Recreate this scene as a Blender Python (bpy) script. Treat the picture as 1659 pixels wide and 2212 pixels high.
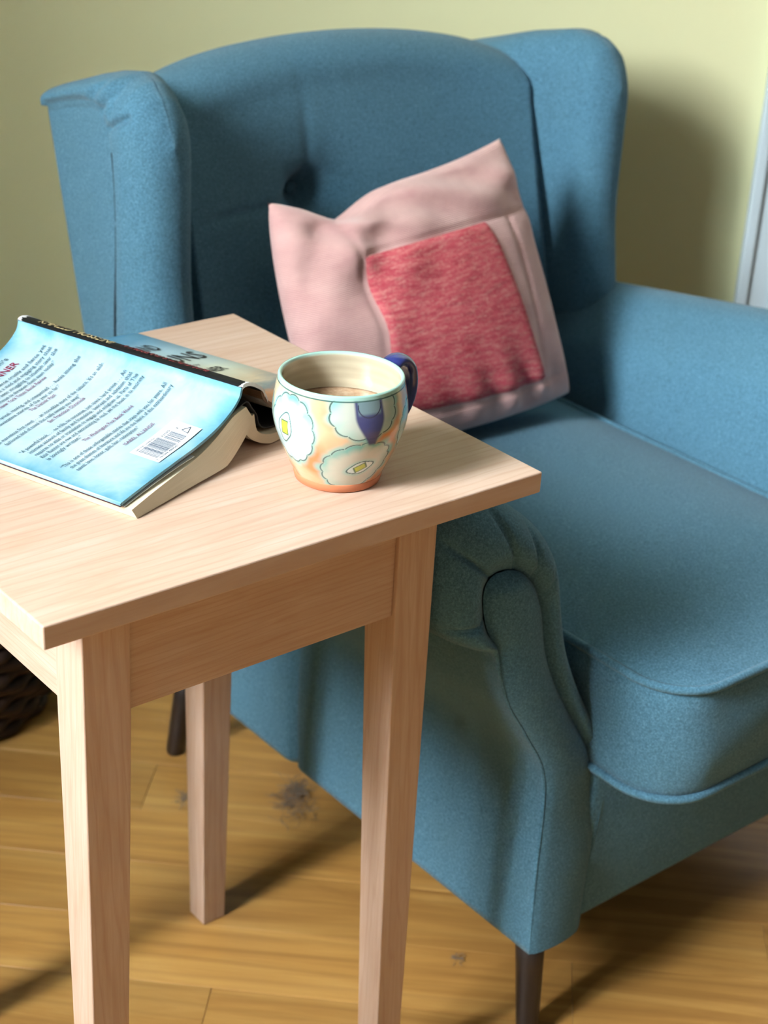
import bpy, bmesh, math, random
import numpy as np
from mathutils import Matrix, Vector
random.seed(7); np.random.seed(7)
for o in list(bpy.data.objects): bpy.data.objects.remove(o, do_unlink=True)
scene = bpy.context.scene
COL = scene.collection

# ------------------------------------------------------------------ camera
cam_d = bpy.data.cameras.new('camera'); cam = bpy.data.objects.new('camera', cam_d); COL.objects.link(cam)
cam_d.sensor_fit = 'VERTICAL'; cam_d.sensor_height = 24.0
cam_d.lens = 3611.47 / 2212 * 24.0
cam_d.clip_start = 0.05
cam.matrix_world = Matrix(((0.77791, 0.23861, -0.58131, -0.41058),
                           (-0.62618, 0.37148, -0.68549, -0.79658),
                           (0.05238, 0.89726, 0.43839, 1.13662),
                           (0, 0, 0, 1)))
cam_d.dof.use_dof = True; cam_d.dof.focus_distance = 1.17; cam_d.dof.aperture_fstop = 6.0
scene.camera = cam

# ------------------------------------------------------------------ view, sky light
scene.view_settings.view_transform = 'Standard'; scene.view_settings.look = 'None'
scene.view_settings.gamma = 1.0; scene.view_settings.use_curve_mapping = False
scene.view_settings.exposure = 0.0
world = bpy.data.worlds.new('world'); scene.world = world; world.use_nodes = True
world.node_tree.nodes['Background'].inputs[0].default_value = (1.0, 0.92, 0.78, 1)
world.node_tree.nodes['Background'].inputs[1].default_value = 0.165

# room axes: the floorboards and walls stand 44 degrees to the chair
A44 = math.radians(44)
DW = np.array([math.cos(A44), -math.sin(A44), 0.0])      # along the back wall (to the right)
NW = np.array([math.sin(A44), math.cos(A44), 0.0])       # into the back wall
T_WALL = 1.36; S_LEFT = -1.30; REVEAL = 0.45  # recess depth of the unseen window wall, invented to cut slanting daylight
def room(s, t, z=0.0): return DW * s + NW * t + np.array([0, 0, z])

# daylight in the window of the left wall
WT0, WT1, WZ0, WZ1 = -1.83, -0.76, 1.4, 2.8
ld = bpy.data.lights.new('window_daylight', 'AREA'); ld.shape = 'RECTANGLE'
ld.size = WT1 - WT0; ld.size_y = WZ1 - WZ0; ld.energy = 650; ld.color = (0.93, 0.975, 1.0)
lo = bpy.data.objects.new('window_daylight', ld); COL.objects.link(lo)
zc = Vector(-DW); xc_ = Vector(NW); yc_ = zc.cross(xc_)
lc = room(S_LEFT - REVEAL + 0.02, (WT0 + WT1) / 2, (WZ0 + WZ1) / 2)
lo.matrix_world = Matrix(((xc_.x, yc_.x, zc.x, lc[0]), (xc_.y, yc_.y, zc.y, lc[1]), (xc_.z, yc_.z, zc.z, lc[2]), (0, 0, 0, 1)))

# ------------------------------------------------------------------ node helpers
def lin(r, g, b):
    f = lambda c: (c / 255) / 12.92 if c <= 10 else (((c / 255) + 0.055) / 1.055) ** 2.4
    return (f(r), f(g), f(b), 1)
class NT:
    def __init__(s, name):
        s.m = bpy.data.materials.new(name); s.m.use_nodes = True; s.t = s.m.node_tree
        s.b = s.t.nodes['Principled BSDF']
    def n(s, typ, **kw):
        nd = s.t.nodes.new(typ)
        for k, v in kw.items(): setattr(nd, k, v)
        return nd
    def link(s, a, b): s.t.links.new(a, b)
    def set(s, **kw):
        for k, v in kw.items(): s.b.inputs[k.replace('_', ' ')].default_value = v
    def coord(s, kind='Object', scale=(1, 1, 1), rot=(0, 0, 0)):
        c = s.n('ShaderNodeTexCoord'); mp = s.n('ShaderNodeMapping')
        mp.inputs['Scale'].default_value = scale; mp.inputs['Rotation'].default_value = rot
        s.link(c.outputs[kind], mp.inputs[0]); return mp.outputs[0]
    def noise(s, vec, scale, detail=4, rough=0.55, dist=0.0):
        nd = s.n('ShaderNodeTexNoise'); nd.inputs['Scale'].default_value = scale
        nd.inputs['Detail'].default_value = detail; nd.inputs['Roughness'].default_value = rough
        nd.inputs['Distortion'].default_value = dist
        s.link(vec, nd.inputs['Vector']); return nd.outputs['Fac']
    def wave(s, vec, scale, dist=2, detail=2, dscale=1.0, direction='X'):
        nd = s.n('ShaderNodeTexWave', bands_direction=direction); nd.inputs['Scale'].default_value = scale
        nd.inputs['Distortion'].default_value = dist; nd.inputs['Detail'].default_value = detail
        nd.inputs['Detail Scale'].default_value = dscale
        s.link(vec, nd.inputs['Vector']); return nd.outputs['Fac']
    def ramp(s, fac, stops, interp='LINEAR'):
        nd = s.n('ShaderNodeValToRGB'); cr = nd.color_ramp; cr.interpolation = interp
        while len(cr.elements) < len(stops): cr.elements.new(0.5)
        for e, (p, c) in zip(cr.elements, stops): e.position = p; e.color = c
        s.link(fac, nd.inputs[0]); return nd.outputs[0]
    def mix(s, fac, a, b, mode='MIX'):
        nd = s.n('ShaderNodeMix', data_type='RGBA', blend_type=mode)
        for sock, v in ((nd.inputs[0], fac), (nd.inputs[6], a), (nd.inputs[7], b)):
            if hasattr(v, 'is_output'): s.link(v, sock)
            else: sock.default_value = v
        return nd.outputs[2]
    def math(s, op, a, b=0.0):
        nd = s.n('ShaderNodeMath', operation=op)
        for sock, v in ((nd.inputs[0], a), (nd.inputs[1], b)):
            if hasattr(v, 'is_output'): s.link(v, sock)
            else: sock.default_value = v
        return nd.outputs[0]
    def base(s, c):
        if hasattr(c, 'is_output'): s.link(c, s.b.inputs['Base Color'])
        else: s.b.inputs['Base Color'].default_value = c
    def bump(s, h, strength=0.3, dist=0.001):
        nd = s.n('ShaderNodeBump'); nd.inputs['Strength'].default_value = strength
        nd.inputs['Distance'].default_value = dist
        s.link(h, nd.inputs['Height']); s.link(nd.outputs[0], s.b.inputs['Normal'])
def plain(name, c, rough=0.6, **kw):
    m = NT(name); m.base(c); m.set(Roughness=rough, **kw); return m.m

# ------------------------------------------------------------------ materials
def mat_fabric():
    m = NT('teal_wool'); v = m.coord()
    fine = m.noise(v, 1500, 3, 0.7); mid = m.noise(v, 480, 4, 0.65); big = m.noise(v, 14, 3)
    f = m.math('ADD', m.math('MULTIPLY', fine, 0.5), m.math('MULTIPLY', mid, 0.5))
    c = m.ramp(f, [(0.34, lin(44, 80, 98)), (0.5, lin(69, 112, 135)), (0.66, lin(106, 154, 180))])
    c = m.mix(m.math('MULTIPLY', big, 0.25), c, lin(80, 112, 118))
    m.base(c); m.set(Roughness=0.95, Sheen_Weight=0.10, Sheen_Roughness=0.5)
    m.b.inputs['Specular IOR Level'].default_value = 0.15
    m.bump(f, 0.5, 0.0012); return m.m
def mat_maple(name, scale, rot=(0, 0, 0), bands='Y'):
    m = NT(name); v = m.coord(scale=scale, rot=rot)
    n1 = m.noise(v, 7, 5, 0.6, 0.6); n2 = m.noise(v, 45, 3, 0.6); w = m.wave(v, 3.2, 7.0, 3, 1.2, bands)
    w2 = m.math('POWER', w, 6.0)
    c = m.ramp(n1, [(0.3, lin(184, 155, 134)), (0.55, lin(194, 169, 151)), (0.75, lin(202, 181, 166))])
    c = m.mix(m.math('MULTIPLY', w2, 0.36), c, lin(172, 138, 114))
    c = m.mix(m.math('MULTIPLY', n2, 0.22), c, lin(184, 152, 129))
    m.base(c); m.set(Roughness=0.5); m.b.inputs['Specular IOR Level'].default_value = 0.3
    m.bump(n2, 0.08, 0.0005); return m.m
def mat_floor():
    m = NT('oak_plank')
    info = m.n('ShaderNodeObjectInfo'); c0 = m.n('ShaderNodeTexCoord'); mp = m.n('ShaderNodeMapping')
    mp.inputs['Scale'].default_value = (2.2, 26, 26)
    add = m.n('ShaderNodeVectorMath', operation='ADD'); sc = m.n('ShaderNodeVectorMath', operation='SCALE')
    cx = m.n('ShaderNodeCombineXYZ'); m.link(info.outputs['Random'], cx.inputs[0]); m.link(info.outputs['Random'], cx.inputs[1])
    m.link(cx.outputs[0], sc.inputs[0]); sc.inputs['Scale'].default_value = 31.0
    m.link(c0.outputs['Object'], add.inputs[0]); m.link(sc.outputs[0], add.inputs[1]); m.link(add.outputs[0], mp.inputs[0])
    v = mp.outputs[0]
    n1 = m.noise(v, 1.0, 6, 0.62, 1.2); n2 = m.noise(v, 5.0, 4, 0.6, 0.3); w = m.wave(v, 0.5, 9, 3, 0.8, 'Y')
    c = m.ramp(n1, [(0.3, lin(148, 104, 52)), (0.5, lin(175, 130, 68)), (0.72, lin(198, 156, 90))])
    c = m.mix(m.math('MULTIPLY', m.math('POWER', w, 4.0), 0.28), c, lin(130, 88, 42))
    c = m.mix(m.math('MULTIPLY', n2, 0.3), c, lin(140, 98, 52))
    hs = m.n('ShaderNodeHueSaturation'); mr = m.n('ShaderNodeMapRange')
    m.link(info.outputs['Random'], mr.inputs[0]); mr.inputs[3].default_value = 0.85; mr.inputs[4].default_value = 1.15
    m.link(mr.outputs[0], hs.inputs['Value']); m.link(c, hs.inputs['Color'])
    m.base(hs.outputs[0]); m.set(Roughness=0.36); m.b.inputs['Specular IOR Level'].default_value = 0.45
    m.bump(n2, 0.15, 0.0006); return m.m
def mat_wall():
    m = NT('green_wall_paint'); v = m.coord(); n = m.noise(v, 180, 3); b = m.noise(v, 3, 2)
    c = m.mix(m.math('MULTIPLY', b, 0.15), lin(216, 216, 172), lin(210, 209, 164))
    m.base(c); m.set(Roughness=0.75); m.bump(n, 0.06, 0.0008); return m.m
def mat_corduroy():
    m = NT('pink_corduroy'); v = m.coord('UV')
    w = m.wave(v, 46, 0.4, 1, 1.0, 'Y'); n = m.noise(v, 9, 4); f = m.noise(m.coord(), 700, 2)
    c = m.ramp(n, [(0.3, lin(205, 160, 156)), (0.6, lin(222, 180, 174)), (0.8, lin(229, 192, 184))])
    c = m.mix(m.math('MULTIPLY', f, 0.2), c, lin(190, 146, 146)); c = m.mix(m.math('MULTIPLY', m.math('POWER', w, 3.0), 0.22), c, lin(176, 130, 128))
    m.base(c); m.set(Roughness=0.95, Sheen_Weight=0.3)
    m.b.inputs['Specular IOR Level'].default_value = 0.1
    m.bump(w, 0.55, 0.0012); return m.m
def mat_redpatch():
    m = NT('red_woven_patch'); v = m.coord('UV', (1, 4.2, 1), (0, 0, 0.12)); v2 = m.coord('UV', (1, 1.6, 1), (0, 0, 0.12))
    n1 = m.noise(v, 5, 6, 0.7, 0.4); n2 = m.noise(v2, 52, 5, 0.85); n3 = m.noise(v, 11, 5, 0.75)
    c = m.ramp(n1, [(0.32, lin(158, 52, 66)), (0.5, lin(190, 78, 90)), (0.7, lin(203, 108, 112))])
    fl = m.ramp(m.math('ADD', m.math('MULTIPLY', n2, 0.55), m.math('MULTIPLY', n3, 0.45)), [(0.48, (0, 0, 0, 1)), (0.64, (1, 1, 1, 1))])
    c = m.mix(m.math('MULTIPLY', fl, 0.62), c, lin(228, 190, 176))
    dk = m.ramp(m.noise(v, 9, 4, 0.7), [(0.56, (0, 0, 0, 1)), (0.74, (1, 1, 1, 1))])
    c = m.mix(m.math('MULTIPLY', dk, 0.4), c, lin(140, 110, 96))
    m.base(c); m.set(Roughness=0.95); m.b.inputs['Specular IOR Level'].default_value = 0.1
    m.bump(n2, 0.35, 0.001); return m.m
def mat_backcover():
    m = NT('pale_sky_jacket'); v = m.coord('UV'); vs = m.coord('UV', (1.0, 1.5, 1))
    n = m.noise(vs, 3.2, 5, 0.6, 0.3)
    sep = m.n('ShaderNodeSeparateXYZ'); m.link(v, sep.inputs[0])
    edge = lambda o: m.math('MULTIPLY', m.math('ABSOLUTE', m.math('SUBTRACT', o, 0.5)), 2.0)
    e = m.math('MAXIMUM', m.math('POWER', edge(sep.outputs[0]), 4.0), m.math('POWER', edge(sep.outputs[1]), 6.0))
    f = m.math('ADD', m.math('MULTIPLY', n, 0.75), m.math('MULTIPLY', m.math('SUBTRACT', 1.0, e), 0.42))
    c = m.ramp(f, [(0.22, lin(58, 118, 134)), (0.42, lin(98, 152, 172)), (0.62, lin(148, 178, 192)), (0.84, lin(174, 193, 203))])
    m.base(c); m.set(Roughness=0.32); m.b.inputs['Specular IOR Level'].default_value = 0.4; return m.m
def mat_frontcover():
    m = NT('sunset_jacket'); v = m.coord('UV'); n = m.noise(m.coord('UV', (1.0, 4, 1)), 2.4, 5, 0.6)
    sep = m.n('ShaderNodeSeparateXYZ'); m.link(v, sep.inputs[0])
    f = m.math('ADD', sep.outputs[1], m.math('MULTIPLY', m.math('SUBTRACT', n, 0.5), 0.28))
    c = m.ramp(f, [(0.02, lin(96, 72, 50)), (0.16, lin(178, 124, 72)), (0.24, lin(96, 124, 128)), (0.33, lin(206, 190, 156)),
                   (0.5, lin(214, 222, 202)), (0.72, lin(176, 208, 220)), (0.98, lin(70, 132, 168))])
    e = m.ramp(sep.outputs[0], [(0.82, (0, 0, 0, 1)), (1.0, (1, 1, 1, 1))])
    c = m.mix(m.math('MULTIPLY', e, 0.45), c, lin(72, 104, 110))
    m.base(c); m.set(Roughness=0.32); return m.m
def mat_pages():
    m = NT('page_edges'); v = m.coord('UV')
    s1 = m.noise(m.coord('UV', (0.6, 60, 1)), 2.0, 3, 0.7); s2 = m.noise(m.coord('UV', (0.5, 9, 1)), 1.5, 2)
    c = m.ramp(s1, [(0.3, lin(196, 182, 154)), (0.6, lin(224, 214, 190)), (0.8, lin(232, 224, 204))])
    c = m.mix(m.math('MULTIPLY', s2, 0.3), c, lin(206, 192, 164))
    m.base(c); m.set(Roughness=0.85); m.bump(s1, 0.25, 0.0006); return m.m
def mat_mug():
    m = NT('painted_glaze'); a = m.n('ShaderNodeVertexColor', layer_name='paint')
    n = m.noise(m.coord(), 60, 3); c = m.mix(m.math('MULTIPLY', n, 0.06), a.outputs[0], lin(220, 190, 160))
    m.base(c); m.set(Roughness=0.16, Coat_Weight=0.5, Coat_Roughness=0.06)
    m.bump(m.wave(m.coord(), 90, 1.5, 2, 1, 'Z'), 0.06, 0.0006); return m.m
def mat_basket():
    m = NT('dark_wicker'); v = m.coord(); n = m.noise(v, 40, 4)
    m.base(m.ramp(n, [(0.3, lin(34, 22, 16)), (0.7, lin(64, 42, 30))])); m.set(Roughness=0.6); return m.m
def mat_coffee():
    m = NT('milky_coffee'); v = m.coord(); n = m.noise(v, 60, 5, 0.7)
    m.base(m.ramp(n, [(0.35, lin(142, 110, 84)), (0.55, lin(176, 146, 118)), (0.75, lin(208, 186, 160))])); m.set(Roughness=0.25); return m.m
def mat_darkleg():
    m = NT('dark_stained_leg'); v = m.coord(scale=(40, 40, 3)); n = m.noise(v, 2, 4)
    m.base(m.ramp(n, [(0.3, lin(22, 16, 15)), (0.7, lin(46, 36, 32))])); m.set(Roughness=0.4); return m.m
M = dict(fabric=mat_fabric(), floor=mat_floor(), wall=mat_wall(), cord=mat_corduroy(), red=mat_redpatch(),
         back=mat_backcover(), front=mat_frontcover(), pages=mat_pages(), mug=mat_mug(), basket=mat_basket(),
         coffee=mat_coffee(), darkleg=mat_darkleg(),
         maple_x=mat_maple('maple_top', (1.3, 11, 11)), maple_ax=mat_maple('maple_apron', (2.2, 16, 22), (0, 0.10, 0), 'Z'),
         maple_ay=mat_maple('maple_apron_side', (16, 2.2, 22), (0.06, 0, 0), 'Z'),
         maple_z=mat_maple('maple_leg', (22, 22, 1.5), (0, 0, 0), 'DIAGONAL'),
         white=plain('white_trim', lin(226, 230, 230), 0.45), trimshade=plain('pale_blue_trim', lin(190, 206, 214), 0.45),
         spine=plain('black_jacket_spine', lin(14, 16, 18), 0.6, Specular_IOR_Level=0.2), cloth=plain('black_cloth', lin(22, 22, 26), 0.7),
         inside=plain('grey_board_inside', lin(120, 118, 108), 0.8), burgundy=plain('burgundy_endpaper', lin(58, 20, 28), 0.8),
         paper=plain('white_paper', lin(214, 216, 216), 0.7), ink=plain('dark_teal_ink', lin(52, 84, 96), 0.6),
         redink=plain('crimson_ink', lin(120, 24, 62), 0.6), maroonink=plain('maroon_ink', lin(104, 66, 96), 0.6),
         blackink=plain('black_ink', lin(28, 30, 32), 0.6), gold=plain('gold_ink', lin(190, 172, 128), 0.45),
         spinered=plain('spine_red_ink', lin(128, 40, 50), 0.5), barink=plain('bar_ink', lin(70, 86, 104), 0.6),
         cobalt=plain('cobalt_glaze', lin(38, 46, 104), 0.14, Coat_Weight=0.6, Coat_Roughness=0.05),
         terracotta=plain('bare_terracotta', lin(182, 112, 76), 0.75), dust=plain('grey_lint', lin(120, 106, 92), 0.95),
         seam=plain('dark_seam_thread', lin(26, 44, 54), 0.95))

# ------------------------------------------------------------------ mesh helpers
def empty(name, loc, label, cat):
    o = bpy.data.objects.new(name, None); o.empty_display_size = 0.05; o.location = loc; COL.objects.link(o)
    o['label'] = label; o['category'] = cat; return o
def origin_of(parent):
    v = Vector((0, 0, 0))
    while parent: v = v + Vector(parent.location); parent = parent.parent
    return np.array(v)
def build(name, V, F, mat, parent=None, smooth=True, uv=None, label=None, sharp=None):
    """V in world space; the object's origin sits on its parent's"""
    V = np.asarray(V, float).reshape(-1, 3) - origin_of(parent)
    me = bpy.data.meshes.new(name); me.from_pydata(V.tolist(), [], [tuple(int(i) for i in f) for f in F]); me.update()
    if uv is not None:
        uvl = me.uv_layers.new(name='UVMap'); idx = np.zeros(len(me.loops), int); me.loops.foreach_get('vertex_index', idx)
        uvl.data.foreach_set('uv', np.asarray(uv, float)[idx].ravel())
    bm = bmesh.new(); bm.from_mesh(me); bmesh.ops.recalc_face_normals(bm, faces=bm.faces); bm.to_mesh(me); bm.free()
    if smooth: me.polygons.foreach_set('use_smooth', [True] * len(me.polygons))
    if smooth and sharp: me.set_sharp_from_angle(angle=math.radians(sharp))
    if mat: me.materials.append(mat)
    o = bpy.data.objects.new(name, me); COL.objects.link(o); o.parent = parent
    if label: o['label'] = label
    return o
def gridf(r, c, closed=False, off=0):
    F = []
    for i in range(r - 1):
        for j in range(c if closed else c - 1):
            k = (j + 1) % c
            F.append((off + i * c + j, off + i * c + k, off + (i + 1) * c + k, off + (i + 1) * c + j))
    return F
def box(x0, x1, y0, y1, z0, z1):
    V = [(x, y, z) for z in (z0, z1) for y in (y0, y1) for x in (x0, x1)]
    return np.array(V, float), [(0, 1, 3, 2), (4, 6, 7, 5), (0, 4, 5, 1), (2, 3, 7, 6), (0, 2, 6, 4), (1, 5, 7, 3)]
def bevel(o, w, seg=2):
    b = o.modifiers.new('bevel', 'BEVEL'); b.width = w; b.segments = seg; b.limit_method = 'ANGLE'; return o
def hexa(name, bot, top, mat, parent, bw=0.0012):
    """frustum from two 4-point rings"""
    o = build(name, list(bot) + list(top), [(3, 2, 1, 0), (4, 5, 6, 7), (0, 1, 5, 4), (1, 2, 6, 5), (2, 3, 7, 6), (3, 0, 4, 7)], mat, parent, smooth=False)
    return bevel(o, bw)
def catmull(P, sub, closed=False):
    P = np.asarray(P, float); n = len(P); out = []
    for i in range(n if closed else n - 1):
        g = (lambda k: P[k % n]) if closed else (lambda k: P[min(max(k, 0), n - 1)])
        p0, p1, p2, p3 = g(i - 1), g(i), g(i + 1), g(i + 2)
        for s in range(sub):
            t = s / sub
            out.append(0.5 * (2 * p1 + (p2 - p0) * t + (2 * p0 - 5 * p1 + 4 * p2 - p3) * t * t + (3 * p1 - p0 - 3 * p2 + p3) * t ** 3))
    if not closed: out.append(P[-1])
    return np.array(out)
def tube(path, rad, seg=10, closed=False, flat=1.0, up=(0, 0, 1)):
    P = np.asarray(path, float); n = len(P); V = []
    rad = np.broadcast_to(np.asarray(rad, float), (n,))
    T = np.roll(P, -1, 0) - np.roll(P, 1, 0)
    if not closed: T[0] = P[1] - P[0]; T[-1] = P[-1] - P[-2]
    up = np.asarray(up, float)
    for i in range(n):
        t = T[i] / (np.linalg.norm(T[i]) + 1e-12); a = np.cross(t, up); a /= (np.linalg.norm(a) + 1e-9); b = np.cross(a, t)
        for k in range(seg):
            th = 2 * math.pi * k / seg; V.append(P[i] + rad[i] * (math.cos(th) * a * flat + math.sin(th) * b))
    F = gridf(n + (1 if closed else 0), seg, True)
    if closed: F = [tuple(v % (n * seg) for v in f) for f in F]
    else: F += [tuple(range(seg))[::-1], tuple(range((n - 1) * seg, n * seg))]
    return np.array(V), F
def lathe(prof, seg=64):
    V = []
    for r, z in prof:
        for k in range(seg): V.append((r * math.cos(2 * math.pi * k / seg), r * math.sin(2 * math.pi * k / seg), z))
    return np.array(V), gridf(len(prof), seg, True)
def sstep(a, b, x):
    t = np.clip((np.asarray(x, float) - a) / (b - a), 0, 1); return t * t * (3 - 2 * t)
def join(parts):
    V, F, off = [], [], 0
    for v, f in parts:
        V.append(np.asarray(v, float).reshape(-1, 3)); F += [tuple(i + off for i in q) for q in f]; off += len(V[-1])
    return np.vstack(V), F
def struct(o): o['kind'] = 'structure'; return o
def roombox(s0, s1, t0, t1, z0, z1):
    V, F = box(s0, s1, t0, t1, z0, z1); return np.array([room(*v) for v in V]), F

# ------------------------------------------------------------------ room shell
fl = struct(build('floor', *roombox(S_LEFT - 0.05, 1.9, -2.4, T_WALL + 0.05, -0.06, -0.0165), M['floor'], smooth=False))
PW = 0.0905; T0 = 0.3853 - 28 * PW
pl_mesh = {}
row = 0; t = T0
while t < T_WALL - 0.005:
    s = S_LEFT - random.uniform(0, 0.6)
    first = True
    while s < 1.75:
        L = random.choice((0.62, 0.85, 1.05)); s1 = min(s + L, 1.8); s0 = max(s, S_LEFT + 0.01)
        if s1 - s0 > 0.05:
            key = (round(s1 - s0, 3))
            if key not in pl_mesh:
                V, F = box(-(s1 - s0) / 2 + 0.0002, (s1 - s0) / 2 - 0.0002, -PW / 2 + 0.0002, PW / 2 - 0.0002, -0.016, 0)
                o = build('plank', V, F, M['floor'], None, smooth=False)
                me = o.data; bm = bmesh.new(); bm.from_mesh(me)
                bmesh.ops.bevel(bm, geom=[e for e in bm.edges if all(v.co.z > -0.001 for v in e.verts)], offset=0.0003, segments=1, affect='EDGES')
                bm.to_mesh(me); bm.free(); pl_mesh[key] = me
            else:
                o = bpy.data.objects.new('plank', pl_mesh[key]); COL.objects.link(o)
            c = room((s0 + s1) / 2, t + PW / 2, random.uniform(-0.0006, 0.0))
            o.parent = fl; o.location = c; o.rotation_euler = (0, 0, -A44)
        s += L
    t += PW
struct(build('wall_back', *roombox(S_LEFT - REVEAL, 2.0, T_WALL, T_WALL + 0.1, -0.06, 3.0), M['wall'], smooth=False))
wl = join([roombox(S_LEFT - REVEAL, S_LEFT, a, b, c, d) for a, b, c, d in
           ((WT1, T_WALL, -0.06, 3.0), (-2.6, WT0, -0.06, 3.0), (WT0, WT1, -0.06, WZ0), (WT0, WT1, WZ1, 3.0))])
struct(build('wall_left', *wl, M['wall'], smooth=False))
rv = join([roombox(S_LEFT - REVEAL, S_LEFT + 0.004, a, b, c, d) for a, b, c, d in
           ((WT1 - 0.012, WT1, WZ0, WZ1), (WT0, WT0 + 0.012, WZ0, WZ1), (WT0, WT1, WZ0, WZ0 + 0.012), (WT0, WT1, WZ1 - 0.012, WZ1))])
struct(build('added_reveal_lining', *rv, M['white'], smooth=False))  # unseen white boards, added so the recess doesn't yellow the daylight
struct(build('baseboard_back', *roombox(S_LEFT, 0.57, T_WALL - 0.014, T_WALL, 0.001, 0.09), M['white'], smooth=False))
# door casing and door at the right end of the back wall
tr = struct(build('trim_1', *roombox(0.575, 0.632, T_WALL - 0.018, T_WALL, 0.001, 2.05), M['trimshade'], smooth=False)); bevel(tr, 0.003)
for a, b, d in ((0.575, 0.590, 0.026), (0.618, 0.632, 0.023)):
    bevel(build('casing_bead', *roombox(a, b, T_WALL - d, T_WALL - 0.017, 0.41, 2.05), M['trimshade'], tr, smooth=False), 0.003)
bevel(build('plinth_block', *roombox(0.573, 0.634, T_WALL - 0.028, T_WALL - 0.017, 0.001, 0.408), M['trimshade'], tr, smooth=False), 0.003)
dr = struct(build('door_1', *roombox(0.634, 1.4, T_WALL - 0.012, T_WALL, 0.004, 2.03), M['white'], smooth=False))
for z0, z1 in ((0.2, 0.9), (1.05, 1.85)):
    bevel(build('door_panel', *roombox(0.76, 1.27, T_WALL - 0.022, T_WALL - 0.011, z0, z1), M['white'], dr, smooth=False), 0.008)

# ------------------------------------------------------------------ side table
W, D, H, TH = 0.4183, 0.4104, 0.62, 0.0171
OX, OY, WTP, WBT = 0.0546, 0.0523, 0.0372, 0.0258
tb = empty('side_table', (W / 2, D / 2, 0), 'pale maple side table with tapered square legs holding the book and mug', 'table')
V, F = box(0, W, 0, D, H - TH, H); bevel(build('tabletop', V, F, M['maple_x'], tb, smooth=False), 0.0011)
ZT = H - TH; ZA = ZT - 0.1051
for sx in (0, 1):
    for sy in (0, 1):
        ax = OX if sx == 0 else W - OX; ay = OY if sy == 0 else D - OY
        dx = 1 if sx == 0 else -1; dy = 1 if sy == 0 else -1
        def ring(w, z): return [(ax, ay, z), (ax + dx * w, ay, z), (ax + dx * w, ay + dy * w, z), (ax, ay + dy * w, z)]
        rings = [ring(WBT, 0), ring(WTP, ZA - 0.004), ring(WTP, ZT)]
        V = sum(rings, []); F = [(0, 1, 2, 3), (8, 9, 10, 11)] + gridf(3, 4, True)
        bevel(build('leg', V, F, M['maple_z'], tb, smooth=False), 0.0010)
E_ = 0.0037
for y0 in (OY + E_, D - OY - E_ - 0.018):
    V, F = box(OX + WTP, W - OX - WTP, y0, y0 + 0.018, ZA, ZT); bevel(build('apron', V, F, M['maple_ax'], tb, smooth=False), 0.0008)
for x0 in (OX + 0.001, W - OX - 0.001 - 0.018):
    V, F = box(x0, x0 + 0.018, OY + WTP, D - OY - WTP, ZT - 0.0995, ZT); bevel(build('apron', V, F, M['maple_ay'], tb, smooth=False), 0.0008)

# ------------------------------------------------------------------ armchair
XC = 0.74
ch = empty('armchair', (XC, 0.30, 0), 'blue-grey wool wingback armchair with scrolled arms behind the side table', 'armchair')
FAB = M['fabric']
K = [(0.4846, 0.11), (0.49, 0.1898), (0.4956, 0.2888), (0.4704, 0.3444), (0.4499, 0.3786), (0.4378, 0.4133), (0.433, 0.4384), (0.4296, 0.4458), (0.424, 0.4581), (0.4204, 0.4739), (0.4197, 0.4906), (0.4243, 0.5007), (0.4337, 0.505), (0.4464, 0.5042), (0.4596, 0.4988), (0.4722, 0.4868), (0.4804, 0.4726), (0.4858, 0.4539), (0.4882, 0.4316), (0.494, 0.4078), (0.5101, 0.3712), (0.5326, 0.3312), (0.5561, 0.2896), (0.5598, 0.2494), (0.5604, 0.2096), (0.5557, 0.1764), (0.5478, 0.112)]
O = [(0.4846, 0.11), (0.4876, 0.1903), (0.4930, 0.2895), (0.4678, 0.3452), (0.4475, 0.3792), (0.4355, 0.4140), (0.4291, 0.435), (0.4084, 0.4425), (0.386, 0.4555), (0.3715, 0.4761), (0.3675, 0.5085), (0.3695, 0.5426), (0.382, 0.5642), (0.4068, 0.571), (0.4385, 0.5653), (0.4701, 0.5439), (0.495, 0.5209), (0.5069, 0.4946), (0.514, 0.454), (0.5213, 0.4123), (0.5366, 0.3713), (0.5591, 0.3264), (0.5792, 0.2761), (0.5821, 0.2406), (0.5685, 0.2063), (0.5588, 0.1751), (0.549, 0.111)]
def yplane(z): return 0.018 + 0.075 * (z - 0.11)
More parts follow.
